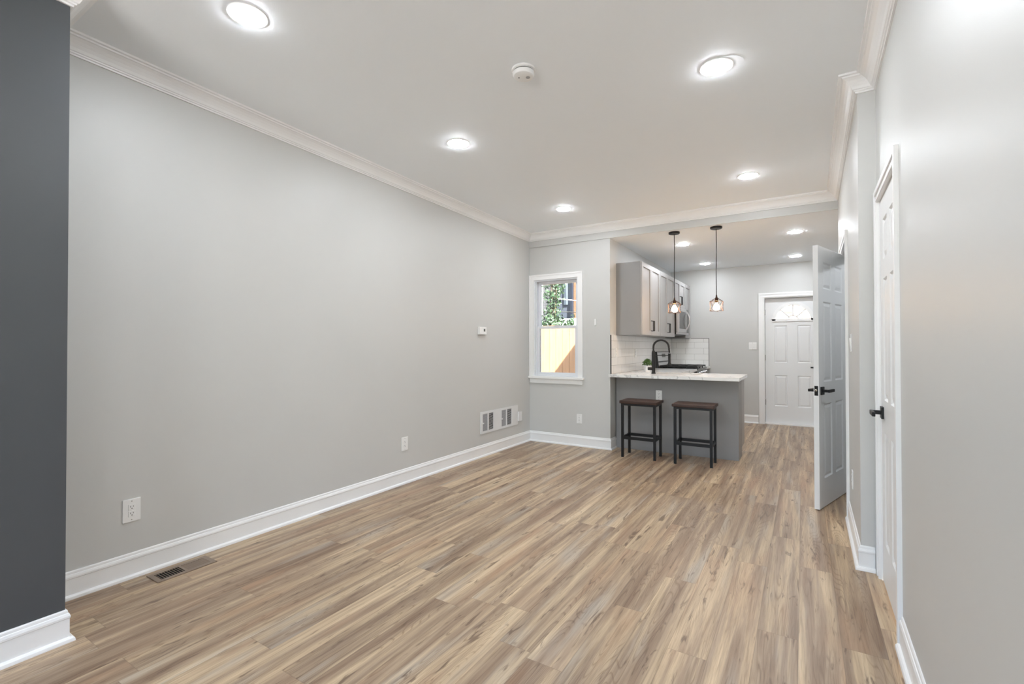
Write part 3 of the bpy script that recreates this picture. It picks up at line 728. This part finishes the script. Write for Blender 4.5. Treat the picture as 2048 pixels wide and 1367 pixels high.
# faucet
FX, FY = 1.556, 5.905
fc = thing('faucet', 'black spring pull-down faucet standing on the peninsula', 'faucet', (FX, FY, CT1), math.radians(25))
MB().lathe([(.026, 0), (.026, .012), (.021, .016), (.021, .26), (.017, .27), (.017, .285)], n=24).build('body', MT['black'], fc, True)
pts = [(0, 0, .28), (0, 0, .31)] + [(.092 - .092 * math.cos(PI * k / 14), 0, .33 + .085 * math.sin(PI * k / 14)) for k in range(15)] + [(.188, 0, .30), (.192, 0, .26)]
spt = MB().tube(pts, .0105, 12).build('spout', MT['black'], fc, True)
sp = []
for i in range(230):
    tt = i / 229 * (len(pts) - 3) + 1; k = min(int(tt), len(pts) - 2); fr_ = tt - k
    p = Vector(pts[k]).lerp(Vector(pts[k + 1]), fr_); d = (Vector(pts[k + 1]) - Vector(pts[k])).normalized(); n_ = Vector((0, 1, 0)); b2 = d.cross(n_)
    a = i * .9; sp.append(p + (n_ * math.cos(a) + b2 * math.sin(a)) * .0125)
MB().tube(sp, .0022, 5).build('spring', MT['black'], spt, True)
MB().lathe([(.016, .25), (.016, .14), (.020, .125), (.026, .115), (.026, .100)], (.192, 0, 0), n=20).build('spray_head', MT['black'], fc, True)
MB().box(.0, .192, -.005, .005, .222, .232, .001).build('bracket', MT['black'], fc)
hn = MB().lathe([(.018, 0), (.018, -.050), (.014, -.052)], (-.018, 0, .062), 'x', 18).build('handle', MT['black'], fc, True)
# potted plant
pp = thing('potted_plant', 'small leafy green plant in a white pot on the countertop', 'potted plant', (1.385, 6.24, CT1))
MB().lathe([(.034, 0), (.036, .004), (.043, .085), (.040, .085), (.036, .070), (.002, .070)], n=28).build('pot', MT['ceramic'], pp, True)
MB().lathe([(.0385, .069), (.0385, .074)], n=20).build('soil', MT['soil'], pp)
def leaf_cloud(pts_n, size, m_, name, parent):
    mb_ = MB()
    for (p, n_) in pts_n:
        n_ = n_.normalized(); t_ = n_.orthogonal().normalized(); t_.rotate(Matrix.Rotation(random.random() * 6.28, 3, n_)); b2 = n_.cross(t_)
        s_ = size * random.uniform(.6, 1.2)
        vs = [mb_.bm.verts.new(p + v) for v in (-t_ * s_, b2 * s_ * .5 + n_ * s_ * .12, t_ * s_ - n_ * s_ * .25, -b2 * s_ * .5 + n_ * s_ * .12, n_ * s_ * .03)]
        for k in range(4): mb_.bm.faces.new((vs[k], vs[(k + 1) % 4], vs[4]))
    return mb_.build(name, m_, parent)
pn_ = []
for k in range(330):
    a, e = random.random() * 6.28, random.uniform(-.15, 1.5); rr = random.uniform(.55, 1)
    d = Vector((math.cos(a) * math.cos(e) * .066, math.sin(a) * math.cos(e) * .066, math.sin(e) * .072)) * rr
    pn_.append((Vector((0, 0, .105)) + d, d + Vector((0, 0, .03)) + Vector([random.uniform(-.05, .05) for _ in range(3)])))
leaf_cloud(pn_, .014, MT['leaf'], 'foliage', pp)
mb = MB()
for k in range(10):
    a = k * .63; mb.tube([(0, 0, .070), (math.cos(a) * .02, math.sin(a) * .02, .11), (math.cos(a) * .045, math.sin(a) * .045, .150)], .0015, 5)
mb.build('stems', MT['leaf'], pp)

# ------------------------------------------------------------------ backsplash
bs = thing('tile_backsplash', 'glossy white tile backsplash along the left kitchen wall', 'backsplash', (XW, 0, CT1))
MB().box(.0005, .008, 5.556, YK - .009, .001, 1.400 - CT1).build('tiles', MT['tile_left'], bs)
MB().box(.0005, .011, 5.546, 5.556, .001, 1.400 - CT1).build('edge_trim', MT['black'], bs)
bs = thing('tile_backsplash', 'short white tile backsplash on the far wall past the range', 'backsplash', (0, YK, CT1))
MB().box(XW + .009, 1.757, -.008, -.0005, .001, 1.392 - CT1).build('tiles', MT['tile_far'], bs)
mb = MB(); mb.box(1.757, 1.763, -.010, -.0005, .001, 1.398 - CT1); mb.box(XW + .34, 1.757, -.010, -.0005, 1.392 - CT1, 1.398 - CT1)
mb.build('edge_trim', MT['black'], bs)

# ------------------------------------------------------------------ upper cabinets
UZ0, UZ1, UD = 1.402, 2.308, .31
def shaker(parent, y0, y1, z0, z1, hside):
    mb_ = MB(); x0 = UD + .001; x1 = UD + .021; rl = .057
    mb_.box(x0, x1 - .012, y0 + rl, y1 - rl, z0 + rl, z1 - rl)
    mb_.box(x0, x1, y0, y0 + rl, z0, z1); mb_.box(x0, x1, y1 - rl, y1, z0, z1); mb_.box(x0, x1, y0 + rl, y1 - rl, z0, z0 + rl); mb_.box(x0, x1, y0 + rl, y1 - rl, z1 - rl, z1)
    d = mb_.build('door', MT['cab_lit'], parent)
    yh = y1 - .028 if hside > 0 else y0 + .028
    MB().tube([(x1, yh, z0 + .055), (x1 + .030, yh, z0 + .055), (x1 + .030, yh, z0 + .185), (x1, yh, z0 + .185)], .006, 8).build('handle', MT['black'], d)
def upper(label, y0, y1, z0, doors):
    t_ = thing('wall_cabinet', label, 'cabinet', (XW, y0, 0), group='grey upper cabinets on the left kitchen wall')
    L_ = y1 - y0; MB().box(.001, UD, .001, L_ - .001, z0, UZ1).build('body', MT['cab'], t_)
    wdt = (L_ - .008) / doors
    for k in range(doors):
        shaker(t_, .004 + k * wdt + .0015, .004 + (k + 1) * wdt - .0015, z0 + .003, UZ1 - .003, (1 if k == 0 else -1) if doors == 2 else -1)
    return t_
upper('grey two-door upper cabinet nearest the living room, its side panel in view', 5.760, 6.622, UZ0, 2)
upper('grey two-door upper cabinet between the nearest one and the microwave', 6.624, 7.490, UZ0, 2)
upper('short grey two-door upper cabinet directly above the microwave', 7.492, 8.252, 1.868, 2)
upper('narrow grey upper cabinet in the far corner past the microwave', 8.254, 8.660, UZ0, 1)
# microwave under the short cabinet
mw = thing('microwave', 'stainless microwave with curved handle hung over the range', 'microwave', (XW, 7.497, 1.436))
ml = .750
MB().box(.010, .345, 0, ml, .012, .428, .003).build('body', MT['blackgloss'], mw)
mb = MB(); mb.box(.346, .392, .002, ml - .19, .045, .426, .008)
dr = mb.build('door', MT['steel'], mw)
MB().box(.3915, .3935, .05, ml - .27, .10, .37).build('door_glass', MT['blackgloss'], dr)
hp = [(.392, ml - .215, .09)] + [(.392 + .055 * math.sin(PI * k / 12), ml - .215, .09 + .30 * k / 12) for k in range(1, 12)] + [(.392, ml - .215, .39)]
MB().tube(hp, .011, 10).build('handle', MT['steel'], dr, True)
MB().box(.346, .388, ml - .187, ml - .002, .045, .426, .004).build('control_panel', MT['blackgloss'], mw)
mb = MB(); mb.hexa([(.02, 0, 0), (.30, 0, 0), (.30, ml, 0), (.02, ml, 0)], [(.02, 0, .012), (.345, 0, .012), (.345, ml, .012), (.02, ml, .012)])
mb.build('underside_grille', MT['black'], mw)
MB().box(.346, .385, .002, ml - .002, .012, .043, .004).build('vent_strip', MT['steel'], mw)
# range
ra = thing('kitchen_range', 'stainless gas range with black grates against the left kitchen wall', 'range', (XW + .010, 7.495, 0))
rl_ = .755
MB().box(0, .60, 0, rl_, .09, .905).build('body', MT['steel'], ra)
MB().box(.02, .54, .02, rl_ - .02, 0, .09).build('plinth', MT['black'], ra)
od = MB().box(.601, .640, .006, rl_ - .006, .24, .80, .004).build('oven_door', MT['steel'], ra)
MB().box(.6395, .642, .09, rl_ - .09, .36, .68).build('oven_glass', MT['blackgloss'], od)
MB().tube([(.640, .06, .755), (.690, .06, .755), (.690, rl_ - .06, .755), (.640, rl_ - .06, .755)], .012, 10).build('handle', MT['steel'], od)
MB().box(.601, .635, .006, rl_ - .006, .095, .232, .004).build('drawer', MT['steel'], ra)
cp = MB().hexa([(.601, .002, .805), (.655, .002, .805), (.655, rl_ - .002, .805), (.601, rl_ - .002, .805)], [(.601, .002, .905), (.635, .002, .905), (.635, rl_ - .002, .905), (.601, rl_ - .002, .905)]).build('control_panel', MT['blackgloss'], ra)
for k in range(5):
    MB().lathe([(.022, 0), (.020, .030)], (.648, .11 + k * .134, .855), 'x', 18).build('knob', MT['steel'], ra, True)
MB().box(.005, .655, 0, rl_, .906, .926, .003).build('cooktop', MT['blackgloss'], ra)
for k in range(3):
    y0 = .012 + k * .245; y1 = y0 + .238; mb = MB()
    for a, b_ in ((y0, y0 + .016), (y1 - .016, y1)): mb.box(.085, .640, a, b_, .940, .962)
    for x in (.085, .225, .355, .490, .624): mb.box(x, x + .016, y0 + .016, y1 - .016, .942, .962)
    mb.box(.10, .625, (y0 + y1) / 2 - .007, (y0 + y1) / 2 + .007, .944, .962)
    for x in (.087, .626):
        for y in (y0 + .002, y1 - .014): mb.box(x, x + .012, y, y + .012, .926, .942)
    mb.build('grate', MT['black'], ra)
for x, y in ((.22, .14), (.50, .14), (.22, .615), (.50, .615), (.36, .378)):
    MB().lathe([(.045, .926), (.045, .934), (.030, .938)], (x, y, 0), n=20).build('burner', MT['black'], ra, True)
bg = MB().hexa([(.0, 0, .926), (.075, 0, .926), (.075, rl_, .926), (.0, rl_, .926)], [(.0, 0, 1.175), (.045, 0, 1.175), (.045, rl_, 1.175), (.0, rl_, 1.175)]).build('backguard', MT['black'], ra)
bz = MB()
def bgx(z): return .075 - .030 * (z - .926) / .249
for z0, z1 in ((.945, 1.005), (1.025, 1.165)): bz.hexa([(bgx(z0) - .002, .015, z0), (bgx(z0) + .003, .015, z0), (bgx(z0) + .003, rl_ - .015, z0), (bgx(z0) - .002, rl_ - .015, z0)], [(bgx(z1) - .002, .015, z1), (bgx(z1) + .003, .015, z1), (bgx(z1) + .003, rl_ - .015, z1), (bgx(z1) - .002, rl_ - .015, z1)])
bz.build('backguard_face', MT['steel'], bg)
MB().hexa([(bgx(1.09) - .002, .27, 1.085), (bgx(1.09) + .005, .27, 1.085), (bgx(1.09) + .005, .49, 1.085), (bgx(1.09) - .002, .49, 1.085)], [(bgx(1.14) - .002, .27, 1.140), (bgx(1.14) + .005, .27, 1.140), (bgx(1.14) + .005, .49, 1.140), (bgx(1.14) - .002, .49, 1.140)]).build('display', MT['blackgloss'], bg)

# ------------------------------------------------------------------ bar stools
def stool(label, x, y):
    t_ = thing('bar_stool', label, 'stool', (x, y, 0), group='stools at the peninsula')
    hx_, hy_ = .1815, .1255; lw = .013
    MB().box(-.211, .211, -.152, .152, .612, .643, .004).build('seat', MT['walnut'], t_)
    mb_ = MB(); 
    for s_ in (-1, 1):
        mb_.box(-hx_ - lw, hx_ + lw, s_ * hy_ - lw, s_ * hy_ + lw, .588, .6115); mb_.box(s_ * hx_ - lw, s_ * hx_ + lw, -hy_ + lw, hy_ - lw, .588, .6115)
    mb_.build('seat_frame', MT['black'], t_)
    for sx in (-1, 1):
        for sy in (-1, 1): MB().box(sx * hx_ - lw, sx * hx_ + lw, sy * hy_ - lw, sy * hy_ + lw, 0, .588).build('leg', MT['black'], t_)
    for s_ in (-1, 1):
        MB().box(-hx_ + lw, hx_ - lw, s_ * hy_ - .009, s_ * hy_ + .009, .205, .236).build('stretcher', MT['black'], t_)
        MB().box(s_ * hx_ - .009, s_ * hx_ + .009, -hy_ + lw, hy_ - lw, .205, .236).build('stretcher', MT['black'], t_)
    return t_
stool('black metal stool with dark wood seat under the outlet, left one at the peninsula', 1.5555, 5.388)
stool('black metal stool with dark wood seat, right one nearer the end of the peninsula', 2.1385, 5.382)

# ------------------------------------------------------------------ pendant lamps
def pendant(label, x, y, zb):
    t_ = thing('pendant_lamp', label, 'pendant lamp', (x, y, ZK), group='pendant lamps over the peninsula')
    MB().lathe([(.0625, 0), (.0625, -.016), (.055, -.022), (.002, -.022)], n=36).build('canopy', MT['black'], t_, True)
    zs_ = zb - ZK
    MB().tube([(0, 0, -.022), (.002, 0, -.2), (-.001, 0, -.5), (0, 0, zs_ + .175)], .0042, 8).build('cord', MT['cord'], t_, True)
    MB().lathe([(.006, zs_ + .178), (.010, zs_ + .150), (.019, zs_ + .140), (.019, zs_ + .098), (.016, zs_ + .092)], n=20).build('socket', MT['copper'], t_, True)
    # faceted wire cage
    mb_ = MB(); n = 6; top = [(.024 * math.cos(2 * PI * k / n), .024 * math.sin(2 * PI * k / n), zs_ + .135) for k in range(n)]
    mid = [(.074 * math.cos(2 * PI * (k + .5) / n), .074 * math.sin(2 * PI * (k + .5) / n), zs_ + .105) for k in range(n)]
    lowm = [(.066 * math.cos(2 * PI * k / n), .066 * math.sin(2 * PI * k / n), zs_ + .045) for k in range(n)]
    low = [(.074 * math.cos(2 * PI * (k + .5) / n), .074 * math.sin(2 * PI * (k + .5) / n), zs_) for k in range(n)]
    rw = .0016
    for k in range(n):
        j = (k + 1) % n
        for a, b2 in ((top[k], top[j]), (top[k], mid[k]), (top[j], mid[k]), (mid[k], mid[j]), (mid[k], lowm[k]), (mid[k], lowm[j]), (lowm[k], low[k]), (lowm[j], low[k]), (low[k], low[j])):
            mb_.tube([a, b2], rw, 6)
    mb_.build('cage_shade', MT['copper'], t_)
    MB().lathe([(.012, zs_ + .094), (.014, zs_ + .080), (.027, zs_ + .064), (.035, zs_ + .042), (.032, zs_ + .022), (.020, zs_ + .010), (.002, zs_ + .006)], n=24).build('bulb', MT['bulb'], t_, True)
pendant('black pendant lamp with wire cage in front of the cabinets, left of the two', 1.868, 5.652, 1.648)
pendant('black pendant lamp with wire cage against the plain wall, right of the two', 2.322, 5.645, 1.652)

# ------------------------------------------------------------------ outside
struct(MB().box(-14, 14, YW + .16, 26, -.45, -.25).build('ground_yard', MT['ground']), 'concrete yard outside the window', 'ground')
struct(MB().box(-14, 14, -16, YBACK - .2, -.45, -.25).build('ground_bounce', MT['pave']), 'unseen concrete pavement added in front to bounce sunlight indoors', 'ground')  # out-of-view ground added to throw sunlight up at the ceiling
FYY = 8.2
fn = thing('wood_fence', 'pale cedar board fence in the yard behind the window', 'fence', (0, FYY, -.25))
mb = MB(); x = -3.6; 
while x < .90:
    mb.box(x, x + .135, 0, .018, 0, 1.91 + random.uniform(-.008, .008)); x += .141
mb.build('boards', MT['fence'], fn)
mb = MB()
for z in (.35, 1.0, 1.70): mb.box(-3.6, .9, .0185, .058, z, z + .09)
mb.build('rails', MT['fence'], fn)
bd = thing('brick_building', 'grey brick building with a white drainpipe beyond the fence', 'building', (-5.9, 13.2, -.25))
MB().plan([(-3.5, 0), (2.45, 0), (.6, 3.5), (-3.5, 3.5)], 0, 9).build('wall', MT['greybrick'], bd)
MB().tube([(2.00, -.05, 1.2), (2.10, -.05, 5.5)], .03, 8).build('drainpipe', MT['white'], bd)
bd = thing('slate_building', 'slate blue house seen through the top of the window', 'building', (-5.9, 17.4, -.25))
MB().box(.0, 1.20, 0, 3, 0, 10).build('wall', MT['slate'], bd)
MB().box(.80, .98, -.04, -.001, 3.2, 4.3).build('window', MT['sky_patch'], bd)  # added mirror panel, stands in for the sky between the houses
MB().box(1.10, 1.20, -.08, -.001, 0, 9).build('corner_board', MT['navy'], bd)
bd = thing('brick_building', 'orange brick house at the right edge of the window view', 'building', (-4.68, 17.4, -.25))
MB().box(.0, 4.4, 0, 3, 0, 10).build('wall', MT['redbrick'], bd)
bd = thing('shade_building', 'unseen grey brick building added left of the yard to shade the fence', 'building', (-9.2, 6.2, -.25))  # out-of-view block added to cut the sky light on the fence
MB().box(0, 5.4, 0, 6.5, 0, 7).build('wall', MT['greybrick'], bd)
tag(MB().box(-3.40, -.2, 12.6, 12.8, -.25, 2.08).build('garden_wall', MT['ceramic']), 'white garden wall behind the fence', 'wall')
iv = thing('ivy', 'green climbing ivy rising above the fence outside the window', 'plant', (-1.68, 9.4, -.25))
pts_ = []
for k in range(640):
    tt = random.random() ** .8; z = 1.75 + 1.25 * tt
    pts_.append((Vector((random.gauss(.16 * tt, .10 + .05 * math.sin(tt * 9)), random.gauss(0, .10), z)), Vector((random.uniform(-.6, .6), -1, random.uniform(-.2, .8)))))
for k in range(300):
    xx = random.uniform(-.15, .62); pts_.append((Vector((xx, random.gauss(-.15, .10), 1.93 + abs(random.gauss(0, .10)) + .07 * math.sin(xx * 11))), Vector((random.uniform(-.6, .6), -1, random.uniform(-.2, .8)))))
leaf_cloud(pts_, .045, MT['ivy'], 'foliage', iv)
for k in range(4): MB().tube([(-.1 + .06 * k, 0, 0), (-.05 + .05 * k, 0, 1.4), (.06 + .04 * k, 0, 2.9)], .010, 6).build('stem', MT['stem'], iv)
tag(MB().tube([(-3.434, 13.21, 2.76), (-3.434, 15.2, 2.84), (-3.434, 17.398, 3.00)], .014, 6).build('utility_wire', MT['white']), 'pale upper wire crossing the window view', 'wire')
tag(MB().tube([(-3.432, 13.21, 2.35), (-3.432, 15.0, 2.44), (-3.432, 17.398, 2.62)], .016, 6).build('utility_wire', MT['cord']), 'dark lower wire crossing the window view', 'wire')
tag(MB().box(.5, 5.5, 13.0, 13.3, -.25, 6).build('brick_wall', MT['palebrick']), 'pale brick wall outside the back door', 'wall')
